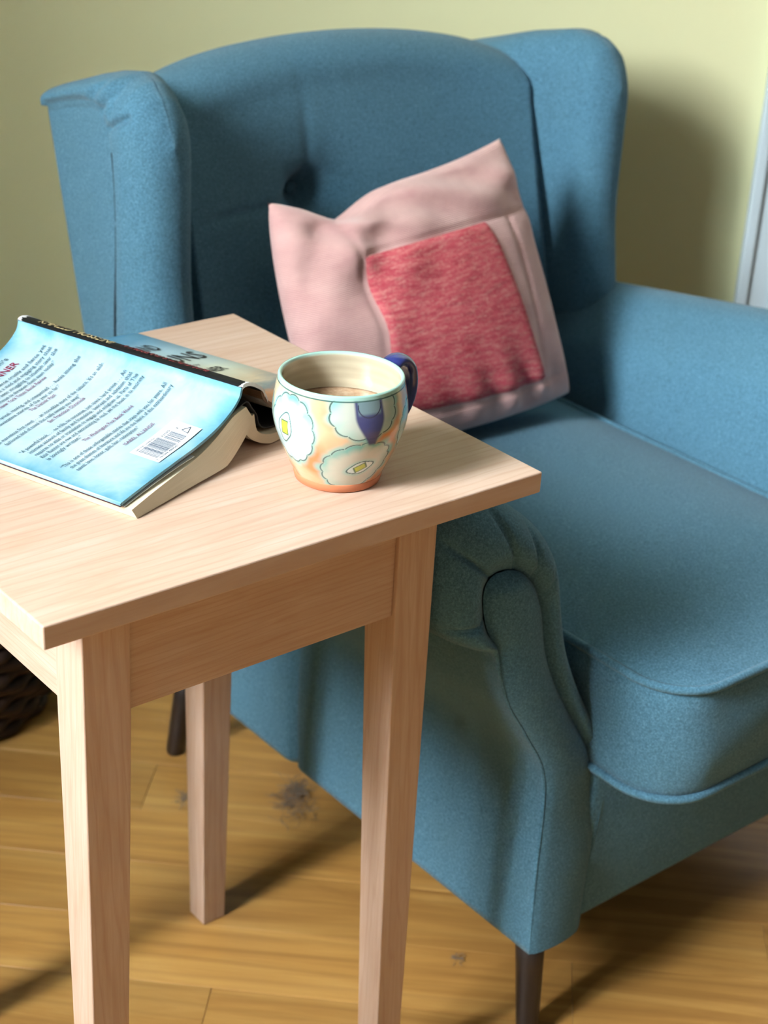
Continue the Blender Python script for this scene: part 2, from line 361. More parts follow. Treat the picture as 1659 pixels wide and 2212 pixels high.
def arm(mirror):
    mx = (lambda x: 2 * XC - x) if mirror else (lambda x: x)
    Kc, Oc = catmull(K, 8), catmull(O, 8)
    bot = np.linspace(0, 1, 7)[1:-1, None]
    Kc = np.vstack([Kc, Kc[-1] * (1 - bot) + Kc[0] * bot]); Oc = np.vstack([Oc, Oc[-1] * (1 - bot) + Oc[0] * bot])
    n = len(Kc); band = np.linalg.norm(Oc - Kc, axis=1); idx = np.arange(n) / 8.0
    # pleats radiating across the rolled front (index positions along the outline)
    pl = np.zeros(n)
    for c, a in ((8.6, 0.8), (11.3, 1.0), (13.55, 1.0), (15.0, 0.8), (16.2, .3)): pl += a * np.exp(-((idx - c) / 0.13) ** 2)
    puff = np.zeros(n)
    for c in (7.5, 10.0, 12.5, 14.3, 16.0): puff += np.exp(-((idx - c) / 0.8) ** 2)
    R = np.minimum(0.032, band * 0.8)
    rows = []
    for t in np.linspace(0, 1, 15):
        l = math.sin(t * math.pi / 2) ** 0.9
        P = Kc + (Oc - Kc) * l
        y = yplane(P[:, 1]) + R * (1 - math.sqrt(max(0, 1 - l ** 2.4))) + 0.0075 * np.exp(-(t / 0.10) ** 2) * np.minimum(1, band / 0.03)
        y += -0.006 * np.sin(math.pi * min(1, l)) * np.minimum(1, band / 0.04)
        y += 0.0065 * pl * math.sin(math.pi * min(l * 0.95 + 0.05, 1)) - 0.003 * puff * math.sin(math.pi * l)
        rows.append(np.column_stack([mx(P[:, 0]), y, P[:, 1]]))
    yf = rows[-1][:, 1]
    for q in (0.004, 0.012, 0.03, 0.06, 0.10, 0.15, 0.20, 0.25, 0.30, 0.335, 0.352, 0.360, 0.366, 0.372, 0.380, 0.395, 0.42, 0.47, 0.52, 0.565):
        y = yf + q
        up = sstep(0.22, 0.5, Oc[:, 1])
        z = Oc[:, 1] - 0.150 * q * up
        side = (idx < 6.6) & (np.arange(n) < 26 * 8)
        x = Oc[:, 0].copy()
        g = 0.0065 * math.exp(-((q - 0.366) / 0.0055) ** 2)
        soft = 0.0022 * math.sin(q * 46 + 0.6) * math.exp(-((q - 0.1) / 0.14) ** 2)
        x[side] += g + soft * sstep(0.11, 0.2, Oc[side, 1])
        # tiny drawn-in pleat tails on top of the roll
        tail = pl * math.exp(-(q / 0.012) ** 2) * 0.003
        cen = np.array([0.43, 0.48]); d = cen - Oc; d /= np.linalg.norm(d, axis=1)[:, None]
        rows.append(np.column_stack([mx(x + d[:, 0] * tail), y, z + d[:, 1] * tail]))
    V = np.vstack(rows); F = gridf(len(rows), n, True)
    F.append(tuple(range((len(rows) - 1) * n, len(rows) * n)))
    a = build('arm', V, F, FAB, ch)
    # front facing: keyhole-shaped panel, padded
    kc = catmull(K, 8); top = int(np.argmax(kc[:, 1])); Lf = kc[:top + 1]; Rt = kc[top:][::-1]
    zs = np.concatenate([np.linspace(0.1105, 0.47, 46), 0.505 - 0.035 * (np.linspace(1, 0, 14)[1:] ** 1.8)])
    xl = np.interp(zs, Lf[:, 1], Lf[:, 0]); xr = np.interp(zs, Rt[:, 1], Rt[:, 0]); qn = 15; Vp = []
    for z, a0, b0 in zip(zs, xl, xr):
        w = max(b0 - a0, 0.0005)
        for q in np.linspace(0, 1, qn):
            bulge = 0.013 * min(1, w / 0.05) * (math.sin(math.pi * q) ** 0.55) * min(1, (0.506 - z) / 0.012 + 0.0) ** 0.5
            lower = 1 - 0.55 * float(sstep(0.36, 0.25, z))
            dep = 0.0060 * ((1 - q) * float(sstep(0.40, 0.445, z)) + q * float(sstep(0.19, 0.26, z)))
            Vp.append((mx(a0 + w * q), yplane(z) + dep - bulge * lower, z))
    build('arm_front_panel', Vp, gridf(len(zs), qn), FAB, a)
    return a
arm(False); arm(True)

# seat deck and front rail
V, F = box(0.555, 2 * XC - 0.555, 0.026, 0.56, 0.112, 0.284); bevel(build('seat_rail', V, F, FAB, ch), 0.006, 3)
# seat cushion
cx0, cx1, cy0, cy1 = 0.551, 2 * XC - 0.545, -0.057, 0.55
def rrect(inset, n=44, rf=0.055, rb=0.03):
    P = []
    for (cx, cy, r, a0) in ((cx0 + rf, cy0 + rf, rf, 180), (cx1 - rf, cy0 + rf, rf, 270), (cx1 - rb, cy1 - rb, rb, 0), (cx0 + rb, cy1 - rb, rb, 90)):
        for k in range(10):
            th = math.radians(a0 + 90 * k / 9); P.append((cx + r * math.cos(th), cy + r * math.sin(th)))
    P = np.array(P); Q = []
    for i in range(len(P)):
        a, b = P[i], P[(i + 1) % len(P)]; m = max(1, int(np.linalg.norm(b - a) / 0.02))
        for s in range(m): Q.append(a + (b - a) * s / m)
    Q = np.array(Q); c = np.array([(cx0 + cx1) / 2, (cy0 + cy1) / 2])
    return Q, c
Q, cc = rrect(0)
def crown(r): return 0.024 * (1 - r ** 3.0)
rows = []
zt, zb_ = 0.397, 0.285
for r in np.linspace(0.02, 0.97, 22): rows.append(np.column_stack([cc + (Q - cc) * r, np.full(len(Q), zt + crown(r))]))
rows.append(np.column_stack([cc + (Q - cc) * 0.992, np.full(len(Q), zt + 0.001)]))
for tt in np.linspace(0, 1, 11):
    bl = 0.006 * math.sin(math.pi * tt); ex = cc + (Q - cc) * 1.0
    nrm = (Q - cc) / np.linalg.norm(Q - cc, axis=1)[:, None]
    wob = 0.0025 * np.sin(Q[:, 0] * 38 + tt * 4) * math.sin(math.pi * tt)
    rows.append(np.column_stack([ex + nrm * (bl + wob[:, None]), np.full(len(Q), zt + (zb_ - zt) * tt)]))
for r in np.linspace(0.97, 0.05, 6): rows.append(np.column_stack([cc + (Q - cc) * r, np.full(len(Q), zb_ - 0.0006)]))
V = np.vstack(rows); F = gridf(len(rows), len(Q), True); F.append(tuple(range(len(Q)))[::-1]); F.append(tuple(range((len(rows) - 1) * len(Q), len(rows) * len(Q))))
cu = build('seat_cushion', V, F, FAB, ch)
for z in (zt, zb_):
    P = np.column_stack([cc + (Q - cc) * 1.004, np.full(len(Q), z)]); build('piping', *tube(P, 0.0042, 8, True), FAB, cu)

# backrest
def yfr(z): return 0.635 + 0.26 * (z - 0.65)
def yre(z): return 0.722 + 0.28 * (z - 0.625)
HW = 0.245; rows = []; tufts = [(0.672, 0.640)]
sx = np.linspace(-1, 1, 81)
for s in sx:
    h = 0.800 - 0.026 * s * s - 0.010 * s ** 6; x = XC + HW * s; prof = []
    zz = np.concatenate([np.linspace(0.30, 0.60, 22), np.linspace(0.605, h - 0.045, 40)])
    for z in zz:
        y = yfr(z) - 0.030 * abs(s) ** 3 - 0.012 * math.sin(math.pi * np.clip((z - 0.4) / 0.4, 0, 1)) * (1 - s * s)
        for (tx, tz) in tufts:
            d2 = ((x - tx) / 0.027) ** 2 + ((z - tz) / 0.024) ** 2; y += 0.042 * math.exp(-d2) + 0.014 * math.exp(-d2 / 6)
            y += 0.0035 * math.exp(-((z - tz + 0.10 * (tx - x) * 0) / 0.004) ** 2) * float(sstep(0.5, 0.56, x)) * (1 if x < tx else 0)
            y += 0.0030 * math.exp(-((x - tx) / 0.005) ** 2) * float(sstep(tz, tz + 0.02, z)) * float(sstep(h - 0.02, h - 0.10, z))
        prof.append((x, y, z))
    y0, y1 = prof[-1][1], yre(h - 0.045)
    for k in range(1, 14):
        th = math.pi * k / 14; yc = (y0 + y1) / 2; prof.append((x, yc - (y1 - y0) / 2 * math.cos(th), h - 0.045 + 0.045 * math.sin(th) ** 0.9))
    for z in np.linspace(h - 0.045, 0.112, 24): prof.append((x, yre(z), z))
    prof.append((x, 0.50, 0.112)); prof.append((x, 0.55, 0.30))
    rows.append(prof)
n = len(rows[0]); F = gridf(len(rows), n, True); F.append(tuple(range(n))[::-1]); F.append(tuple(range((len(rows) - 1) * n, len(rows) * n)))
br = build('backrest', np.array(rows).reshape(-1, 3), F, FAB, ch)
for tx, tz in tufts:
    V, F = lathe([(0.0001, 0.004), (0.006, 0.0032), (0.009, 0.0), (0.0085, -0.003)], 20)
    V = np.column_stack([V[:, 0] + tx, yfr(tz) + 0.041 - V[:, 2], V[:, 1] + tz]); build('tuft_button', V, F, FAB, br)

# wings
def wing(mirror):
    mx = (lambda x: 2 * XC - x) if mirror else (lambda x: x)
    ctr = [(0.535, 0.665, 0), (0.503, 0.63, 0), (0.482, 0.60, 0), (0.472, 0.578, 0), (0.466, 0.556, 0), (0.452, 0.542, 0), (0.436, 0.5385, 0), (0.419, 0.543, 0), (0.407, 0.556, 0),
           (0.4005, 0.575, 0), (0.4003, 0.587, 0), (0.4015, 0.596, 0)]
    A = catmull([c[:2] for c in ctr], 12)
    B = np.array([(0.4022 + 0.006 * q, 0.600 + 0.114 * q) for q in np.linspace(0, 1, 30)] + [(0.4125, 0.7195), (0.420, 0.722), (0.45, 0.723), (0.50, 0.724), (0.53, 0.70)])
    L = np.vstack([A, B]); n = len(L); isb = np.arange(n) >= len(A)
    zref = 0.625
    tpy = [0.50, 0.5385, 0.548, 0.562, 0.58, 0.605, 0.64, 0.68, 0.72, 0.80]; tpz = [0.735, 0.742, 0.765, 0.785, 0.796, 0.799, 0.789, 0.773, 0.762, 0.752]
    tpy, tpz = np.array(tpy), np.array(tpz)
    rows = []; V0 = 0.40
    vs = np.concatenate([np.linspace(0, 0.79, 24), np.linspace(0.80, 0.985, 40), [0.993, 0.998, 1.0]])
    for v in vs:
        yl = L[:, 1].copy(); zt = np.interp(yl, tpy, tpz)
        z = V0 + v * (zt - V0)
        tilt = 0.28 * (z - zref) * sstep(0.57, 0.70, yl)
        frontlean = 0.02 * sstep(0.62, 0.45, z) * (1 - sstep(0.54, 0.66, yl))
        ins = np.where(isb & (L[:, 0] < 0.44), max(0.02, math.sqrt(max(0, 1 - max(0.0, (v - 0.955) / 0.045) ** 2.2))), max(0.02, math.sqrt(max(0, 1 - max(0.0, (v - 0.87) / 0.13) ** 2.2))))
        mid = np.interp(yl, [0.5385, 0.57, 0.62, 0.70, 0.73], [0.436, 0.438, 0.452, 0.475, 0.48])
        x = mid + (L[:, 0] - mid) * ins
        # bulge of the inner face
        rows.append(np.column_stack([mx(x), yl + tilt - frontlean, z]))
    V = np.vstack(rows)
    # seam curve on the outer side (y, z): up behind the roll, then back along the top of the flat panel
    sc_ = catmull([(0.6035, 0.42), (0.6022, 0.5446), (0.5968, 0.6215), (0.596, 0.6734), (0.6003, 0.7226), (0.6105, 0.7490), (0.6246, 0.7640), (0.651, 0.7660), (0.6924, 0.7580), (0.7400, 0.7440)], 8)
    YZ = V[:, 1:3]; dist = np.full(len(V), 9.0); sgn = np.zeros(len(V))
    for a_, b_ in zip(sc_[:-1], sc_[1:]):
        d_ = b_ - a_; rel = YZ - a_; tt = np.clip(rel @ d_ / (d_ @ d_), 0, 1); e_ = rel - tt[:, None] * d_; dd_ = np.linalg.norm(e_, axis=1)
        m_ = dd_ < dist; dist[m_] = dd_[m_]; sgn[m_] = (d_[0] * rel[:, 1] - d_[1] * rel[:, 0])[m_]
    xm = 2 * XC - V[:, 0] if mirror else V[:, 0]
    push = np.where(sgn < 0, 0.007 * sstep(0, 0.007, dist), 0) + 0.0055 * np.exp(-(dist / 0.0038) ** 2)
    # gathers where the roll turns over at the top
    for (ya, za, yb, zb2) in ((0.6220, 0.788, 0.6380, 0.7735), (0.6032, 0.7820, 0.6225, 0.7630), (0.5740, 0.7650, 0.6080, 0.7480)):
        a_ = np.array([ya, za]); d_ = np.array([yb - ya, zb2 - za]); rel = YZ - a_; tt = np.clip(rel @ d_ / (d_ @ d_), 0, 1)
        push += 0.006 * np.exp(-(np.linalg.norm(rel - tt[:, None] * d_, axis=1) / 0.0036) ** 2)
    push = np.where(xm < 0.43, push, 0); V[:, 0] += -push if mirror else push
    F = gridf(len(rows), n, True); F.append(tuple(range((len(rows) - 1) * n, len(rows) * n)))
    w = build('wing', V, F, FAB, ch)
    # dark stitched seam between the rolled edge and the flat outer panel
    P = [(mx(0.4058), y, z) for y, z in sc_[:34]]
    build('seam', *tube(P, 0.0022, 6), M['seam'], w)
    return w
wing(False); wing(True)

# legs
def chair_leg(top, foot, r0, r1):
    top, foot = np.array(top), np.array(foot)
    path = [top + (foot - top) * t for t in (0, 0.33, 0.66, 0.97, 1.0)]
    build('leg', *tube(path, [r0, r0 + (r1 - r0) * .33, r0 + (r1 - r0) * .66, r1, r1 * 0.9], 20, up=(0, 1, 0)), M['darkleg'], ch)
for mxx in (False, True):
    m_ = (lambda x: 2 * XC - x) if mxx else (lambda x: x)
    chair_leg((m_(0.507), 0.040, 0.115), (m_(0.503), 0.026, 0.0), 0.0145, 0.0105)
    chair_leg((m_(0.487), 0.592, 0.115), (m_(0.481), 0.612, 0.0), 0.0140, 0.0108)

# ------------------------------------------------------------------ throw pillow
TL, TR, BR, BL = [np.array(v) for v in ((.536, .525, .680), (.870, .552, .701), (.884, .418, .440), (.553, .435, .437))]
pc = (TL + TR + BR + BL) / 4
pw = empty('throw_pillow', (pc[0], pc[1], 0.42), 'pink corduroy throw pillow with mottled red square patch, leaning on the armchair', 'pillow')
PN = np.cross(TR - TL, TL - BL); PN /= np.linalg.norm(PN)
def pil(p, q, side, lift=0.0):
    cb = 0.0 if q > 0 else -0.08; cl = 0.02 if p > 0 else -0.035
    pp = p * (1 - cl * (1 - q * q)); qq = q * (1 - cb * (1 - p * p)) - (0.21 * math.exp(-((p + 0.52) / 0.27) ** 2) + 0.10 * (1 - p * p)) * max(q, 0) ** 4; a, b = (pp + 1) / 2, (qq + 1) / 2
    P = (BL * (1 - a) + BR * a) * (1 - b) + (TL * (1 - a) + TR * a) * b
    e = max(0.0, (1 - p * p) * (1 - q * q))
    T = 0.060 * e ** 0.43
    if side > 0:
        edge = math.exp(-e * 5.0)
        w = 0.0055 * math.sin(13 * p - 7 * q + 1.0) * math.exp(-((p + 0.75) ** 2 + (q - 0.65) ** 2) * 3.5)
        w += 0.0060 * math.sin(16 * q + 9 * p) * math.exp(-((p - 0.1) ** 2 * 0.8 + (q - 0.78) ** 2 * 9))
        w += 0.0055 * math.sin(20 * (p + 0.3 * q)) * math.exp(-((p - 0.55) ** 2 * 2 + (q + 0.92) ** 2 * 10))
        w += 0.006 * math.sin(14 * q - 3 * p) * math.exp(-((p - 0.85) ** 2 * 6 + (q - 0.8) ** 2 * 6))
        w += 0.004 * math.sin(11 * q + 6 * p) * math.exp(-((p + 0.75) ** 2 * 6 + (q + 0.1) ** 2 * 1.2))
        # seam creases of the sewn panels
        for d in (abs(p + 0.60 + 0.05 * q), ):
            w -= 0.003 * math.exp(-(d / 0.02) ** 2)
        for d in (abs(q - 0.46), abs(q + 0.80)):
            if p > -0.6: w -= 0.003 * math.exp(-(d / 0.02) ** 2)
        if q < 0.46 and p > 0: w -= 0.003 * math.exp(-((p - 0.66 + 0.0) / 0.02) ** 2)
        T = T + w * min(1, e * 6)
        T += lift
    return P + PN * T * side
NP = 72; g = np.linspace(-1, 1, NP); g = np.sign(g) * np.abs(g) ** 0.85
front = [pil(p, q, 1) for q in g for p in g]; backv = [pil(p, q, -1) for q in g for p in g]
uvs = [((p + 1) / 2, (q + 1) / 2) for q in g for p in g]
Vp = front + backv; Fp = gridf(NP, NP) + gridf(NP, NP, off=NP * NP)
cov = build('cover', Vp, Fp, M['cord'], pw, uv=uvs + uvs)
# weld rim
bm = bmesh.new(); bm.from_mesh(cov.data); bmesh.ops.remove_doubles(bm, verts=bm.verts, dist=0.00015); bmesh.ops.recalc_face_normals(bm, faces=bm.faces); bm.to_mesh(cov.data); bm.free()
# red patch sewn on the front: corners in pillow coordinates
pcs = dict(tl=(-0.60, 0.45), tr=(0.42, 0.46), br=(0.64, -0.79), bl=(-0.54, -0.76)); nq = 40; Vr = []; uvr = []
for j in np.linspace(0, 1, nq):
    for i in np.linspace(0, 1, nq):
        pq = (np.array(pcs['bl']) * (1 - i) + np.array(pcs['br']) * i) * (1 - j) + (np.array(pcs['tl']) * (1 - i) + np.array(pcs['tr']) * i) * j
        rim = min(i, 1 - i, j, 1 - j); Vr.append(pil(pq[0], pq[1], 1, 0.0022 if rim > 0.01 else 0.0002)); uvr.append((i, j))
build('red_patch', Vr, gridf(nq, nq), M['red'], pw, uv=uvr, label='mottled red woven square patch')

# ------------------------------------------------------------------ open book, face down
P0 = np.array([0.243, 0.144, 0.0]); bu = np.array([-.3159, .9488, 0]); bwR = np.array([bu[1], -bu[0], 0])
BLEN = 0.2219
bk = empty('open_book', (0.22, 0.25, H), 'hardcover book in pale blue jacket lying open face down', 'book')
def bp(w, z, b): return P0 + bwR * w + bu * b + np.array([0, 0, z])
backP = np.array([(0.0, .6750), (-.0035, .6670), (-.0150, .6585), (-.0317, .6514), (-.0525, .6462), (-.0725, .6429), (-.1030, .6378), (-.1344, .6319)])
def zback(w): return float(np.interp(-w, -backP[:, 0], backP[:, 1]))
backC = catmull(backP, 5)
spineP = np.array([(0.0, .6750), (.0035, .6765), (.0100, .6757), (.0185, .6715), (.0265, .6655)])
frontP = np.array([(.0265, .6655), (.0330, .6550), (.060, .6400), (.105, .6308), (.142, .6252)])
def sheet(name, prof, b0, b1, th, mat, parent, nb=12, uv=True, matin=None, wav=0.0):
    """thin bent board: profile in (w, z), run along the spine direction"""
    prof = np.asarray(prof); n = len(prof)
    nrm = np.zeros_like(prof); d = np.gradient(prof, axis=0); nrm[:, 0] = -d[:, 1]; nrm[:, 1] = d[:, 0]
    nrm /= np.linalg.norm(nrm, axis=1)[:, None]; nrm[nrm[:, 1] < 0] *= -1
    bs = np.linspace(b0, b1, nb); top = [bp(w, z, b) for b in bs for w, z in prof]
    low = [bp(w - th * nx, z - th * nz, b) for b in bs for (w, z), (nx, nz) in zip(prof, nrm)]
    s = np.concatenate([[0], np.cumsum(np.linalg.norm(np.diff(prof, axis=0), axis=1))]); s /= s[-1]
    UV = [(q, (b - b0) / (b1 - b0)) for b in bs for q in s]
    N = n * nb; F = gridf(nb, n) + [tuple(reversed(f)) for f in gridf(nb, n, off=N)]
    for i in range(nb - 1):
        for c in (0, n - 1): F.append((i * n + c, (i + 1) * n + c, N + (i + 1) * n + c, N + i * n + c))
    for j in range(n - 1):
        for r in (0, nb - 1): F.append((r * n + j, r * n + j + 1, N + r * n + j + 1, N + r * n + j))
    o = build(name, top + low, F, mat, parent, uv=UV + UV, sharp=40)
    return o
bc = sheet('back_cover', backC, 0, BLEN, 0.0024, M['back'], bk)
lip = sheet('cover_edge', [(-.1346, .6322), (-.1352, .6312), (-.1345, .6298)], 0, BLEN, 0.0006, M['back'], bc)
sp = sheet('spine', catmull(spineP, 5), 0.0, BLEN, 0.0016, M['spine'], bk)
fc = sheet('front_cover', catmull(frontP, 6), 0.0, BLEN, 0.0024, M['front'], bk)
sheet('board_lining', catmull(np.array(frontP) - [0, .0028], 6), 0.001, BLEN - 0.001, 0.0008, M['inside'], fc)
sheet('endpaper', catmull(backP[2:] - [0, .0032], 5), 0.001, BLEN - 0.001, 0.0006, M['burgundy'], bc)
sheet('jacket_flap', catmull(np.array([(-.056, .6398), (-.075, .6380), (-.103, .6340), (-.132, .6286)]), 5), -0.001, BLEN - 0.001, 0.0005, M['paper'], bc)
sheet('case_spine', catmull(np.array([(-.040, .6446), (-.0129, .6545), (.002, .6585), (.0117, .6600), (.018, .6530), (.0245, .6450), (.0275, .6370), (.036, .6310), (.06, .6278), (.12, .6254)]), 5), 0.003, BLEN - 0.003, 0.001, M['cloth'], bk)
# torn white paper at the foot of the jacket spine, and a nick at the head
for b0, s_, cnt in ((0.0, -1, 16), (BLEN, 1, 8)):
    pr_ = catmull(np.vstack([spineP, frontP[1:2]]), 6); pr_ = pr_[::max(1, len(pr_) // 16)]
    Vt = []; rng = random.Random(3 + cnt)
    for (w, z) in pr_:
        e = rng.uniform(0.0006, 0.0042)
        Vt += [bp(w, z + 0.0004, b0 - s_ * e), bp(w, z + 0.0008, b0 + s_ * rng.uniform(0.0003, 0.0012)), bp(w, z - 0.0022, b0 + s_ * 0.0006)]
    build('torn_jacket_edge', Vt, gridf(len(pr_), 3), M['paper'], sp, smooth=False)
# page blocks
def block(name, top, bot, b1, nl=40, nt=9):
    def rs(P):
        P = catmull(P, 8); s = np.concatenate([[0], np.cumsum(np.linalg.norm(np.diff(P[:, :2], axis=0), axis=1))]); t = np.linspace(0, s[-1], nl)
        return np.column_stack([np.interp(t, s, P[:, k]) for k in range(3)])
    A, B = rs(np.array(top)), rs(np.array(bot)); V = []; UV = []
    layers = [A + (B - A) * q for q in np.linspace(0, 1, nt)]
    for end in (0, 1):
        for k, Lr in enumerate(layers):
            for i, (w, z, b) in enumerate(Lr): V.append(bp(w, z, b if end == 0 else b1 - 0.4 * (b - Lr[0][2]))); UV.append((i / nl * 2, k / (nt - 1)))
    N = nl * nt; F = gridf(nt, nl) + gridf(nt, nl, off=N)
    for i in range(nl - 1):
        for k in (0, nt - 1): F.append((k * nl + i, k * nl + i + 1, N + k * nl + i + 1, N + k * nl + i))
    for k in range(nt - 1):
        for i in (0, nl - 1): F.append((k * nl + i, (k + 1) * nl + i, N + (k + 1) * nl + i, N + k * nl + i))
    return build(name, V, F, M['pages'], bk, uv=UV, sharp=40)
block('page_block', [(0.0117, 0.655, 0.004), (-0.0037, 0.6533, 0.003), (-0.0129, 0.6505, 0.002), (-0.0333, 0.6430, 0), (-0.0583, 0.6372, -0.002), (-0.1025, 0.6318, -0.005), (-0.1318, 0.6275, -0.007)],
      [(0.0227, 0.6405, 0.004), (0.0155, 0.6382, 0.002), (0.0055, 0.633, 0), (-0.0058, 0.629, -0.003), (-0.0222, 0.6243, -0.007), (-0.0334, 0.6229, -0.008), (-0.0725, 0.6217, -0.008), (-0.1285, 0.6204, -0.009)], BLEN - 0.004)
block('page_block', [(0.0220, 0.6460, 0.004), (0.0222, 0.6349, 0.002), (0.0240, 0.6310, 0), (0.0310, 0.6280, -0.002), (0.0450, 0.6262, -0.003), (0.09, 0.6245, -0.003), (.136, .6222, -.003)],
      [(0.0085, 0.640, 0.006), (0.0120, 0.632, 0.003), (0.0190, 0.6256, 0), (0.0272, 0.6222, -0.004), (0.0376, 0.6208, -0.005), (0.085, 0.6204, -0.005), (.136, .6203, -.004)], BLEN - 0.004)

# printed lettering ------------------------------------------------
dg = None
def text_mesh(body, bold=0.0):
    cu_ = bpy.data.curves.new('lettering', 'FONT'); cu_.body = body; cu_.size = 1.0; cu_.resolution_u = 2; cu_.offset = bold
    o = bpy.data.objects.new('lettering', cu_); COL.objects.link(o)
    d = bpy.context.evaluated_depsgraph_get(); ev = o.evaluated_get(d); me = ev.to_mesh()
    V = np.array([v.co[:2] for v in me.vertices]).reshape(-1, 2); F = [tuple(p.vertices) for p in me.polygons]
    ev.to_mesh_clear(); bpy.data.objects.remove(o, do_unlink=True); bpy.data.curves.remove(cu_)
    return V, F
def text_block(name, lines, mapper, mat, parent):
    """lines: (string, x0, x1, baseline, size); x0 None means right-aligned natural width"""
    for body, x0, x1, yb, size in lines:
        V, F = text_mesh(body, 0.012)
        if not len(V): continue
        lo_, hi = V[:, 0].min(), V[:, 0].max()
        if x0 is None: X = x1 + (V[:, 0] - hi) * size * 0.78
        elif x1 is None: X = x0 + (V[:, 0] - lo_) * size * 0.78
        else: X = x0 + (V[:, 0] - lo_) / (hi - lo_) * (x1 - x0)
        Y = yb + V[:, 1] * size
        build(name, np.array([mapper(x, y) for x, y in zip(X, Y)]), F, mat, parent, smooth=False)
def on_back(w, b): return bp(w, zback(w) + 0.0006, b)
SZ = 0.0050; Lq, Rq = -0.1192, -0.0075
body_lines = [
    ("a story of fierce cruelty and fierce yet", -0.0800, Rq, .1862, SZ), ("gives us a vivid and engaging story that", -0.0770, Rq, .1800, SZ),
    ("have been struggling to triumph over the", -0.0790, Rq, .1738, SZ), ("that continue to threaten them even today.\u201d", -0.0900, -.0163, .1676, SZ),
    ("modern . . . lyrical, moving, and unexpected . . . Ranks among the", -0.1150, Rq, .1500, SZ), ("and provocative stories of the year so far.\u201d", -0.1130, -.0367, .1440, SZ),
    ("\u201cA marvelous first novel . . . an incredible story of the culture. It\u2019s an old-", Lq - .003, Rq, .1268, SZ), ("fashioned kind of novel that really sweeps you away.\u201d", Lq, -.0402, .1208, SZ),
    ("\u201cA powerful book . . . no frills, no nonsense, just spare, hard prose . . . An", Lq - .003, Rq, .1036, SZ), ("intimate account of family and friendship, betrayal and salvation that", Lq, Rq, .0978, SZ),
    ("requires no atlas or translation to engage and enlighten us. Parts of The", Lq, Rq, .0920, SZ), ("Kite Runner are raw and excruciating to read, yet the book in its entirety", Lq, Rq, .0862, SZ),
    ("is lovingly written.\u201d", Lq, -.0830, .0804, SZ),
    ("\u201cThis is one of those unforgettable stories that stays with you for years. All", Lq - .003, Rq, .0640, SZ), ("the great themes of literature and life are the fabric of this extraordinary", Lq, Rq, .0582, SZ),
    ("novel: love, honor, guilt, fear, redemption.\u201d", Lq, -.0527, .0524, SZ)]
text_block('quote_lettering', body_lines, on_back, M['ink'], bc)
src_lines = [("The New York Times Book Review", -0.0900, -.0327, .1618, SZ), ("The Denver Post", -.0748, -.0480, .1385, SZ), ("San Francisco Chronicle", -.0803, -.0416, .1150, SZ),
             ("The Washington Post Book World", -.0877, -.0339, .0742, SZ), ("ISABEL ALLENDE", -.0773, -.0444, .0450, SZ * 0.85)]
text_block('source_lettering', src_lines, on_back, M['maroonink'], bc)
text_block('title_lettering', [("THE KITE RUNNER", -0.1000, -.0281, .1950, 0.0098)], on_back, M['redink'], bc)
text_block('byline_lettering', [("Khaled Hosseini\u2019s", -.078, -.0276, .2075, 0.0062)], on_back, M['ink'], bc)
# barcode panel
def quad(w0, w1, b0, b1, lift):
    ws = np.linspace(w0, w1, 5); return np.array([bp(w, zback(w) + lift, b) for b in (b0, b1) for w in ws]), gridf(2, 5)
pan = build('barcode_panel', *quad(-.0838, -.0348, .0090, .0358, 0.0007), M['paper'], bc)
bars = []; rng = random.Random(5); w = -.0799
while w < -.0580:
    tw = rng.choice((.0003, .0004, .0006, .0009)); lo2 = .0134
    bars.append(quad(w, w + tw, lo2, .0308, 0.0010)); w += tw + rng.choice((.0003, .0004, .0006))
w = -.0563
while w < -.0465:
    tw = rng.choice((.0003, .0005, .0008)); bars.append(quad(w, w + tw, .0130, .0272, 0.0010)); w += tw + rng.choice((.0003, .0004, .0006))
build('barcode_bars', *join(bars), M['barink'], pan, smooth=False)
def on_panel(w, b): return bp(w, zback(w) + 0.0010, b)
text_block('barcode_digits', [("9", -.0822, -.0812, .0108, .0026), ("781594", -.0790, -.0700, .0108, .0026), ("489501", -.0690, -.0590, .0108, .0026),
                              ("ISBN 978-1-59448-950-1", -.0805, -.0590, .0320, .0018), ("52595", -.0560, -.0470, .0286, .0026), ("8", -.0428, -.0416, .0250, .0030)], on_panel, M['barink'], pan)
tri = [(-.0440, .0150), (-.0370, .0175), (-.0425, .0215)]
build('triangle_mark', *join([tube([on_panel(*tri[i]), on_panel(*tri[(i + 1) % 3])], 0.00022, 6) for i in range(3)]), M['barink'], pan, smooth=False)
spc = catmull(spineP, 8)
def on_spine(x, y):                                  # x from head to foot, y towards the front board
    w = 0.0012 + y; return bp(w, float(np.interp(w, spc[:, 0], spc[:, 1])) + 0.0006, BLEN - x)
text_block('author_lettering', [("KHALED HOSSEINI", 0.018, 0.092, 0.0020, 0.0125)], on_spine, M['gold'], sp)
text_block('spine_title_lettering', [("A THOUSAND SPLENDID SUNS", 0.102, 0.186, 0.0035, 0.0125)], on_spine, M['spinered'], sp)
frc = catmull(frontP, 8)
def on_front(w, b): return bp(w, float(np.interp(w, frc[:, 0], frc[:, 1])) + 0.0006, b)
text_block('cover_title_lettering', [("A THOUSAND", .042, .118, .1715, .024), ("SUNS", .080, .134, .1350, .029), ("KITE RUNNER", .036, .1185, .1015, .0155), ("by", .1000, .1060, .1215, .0055)], on_front, M['blackink'], fc)

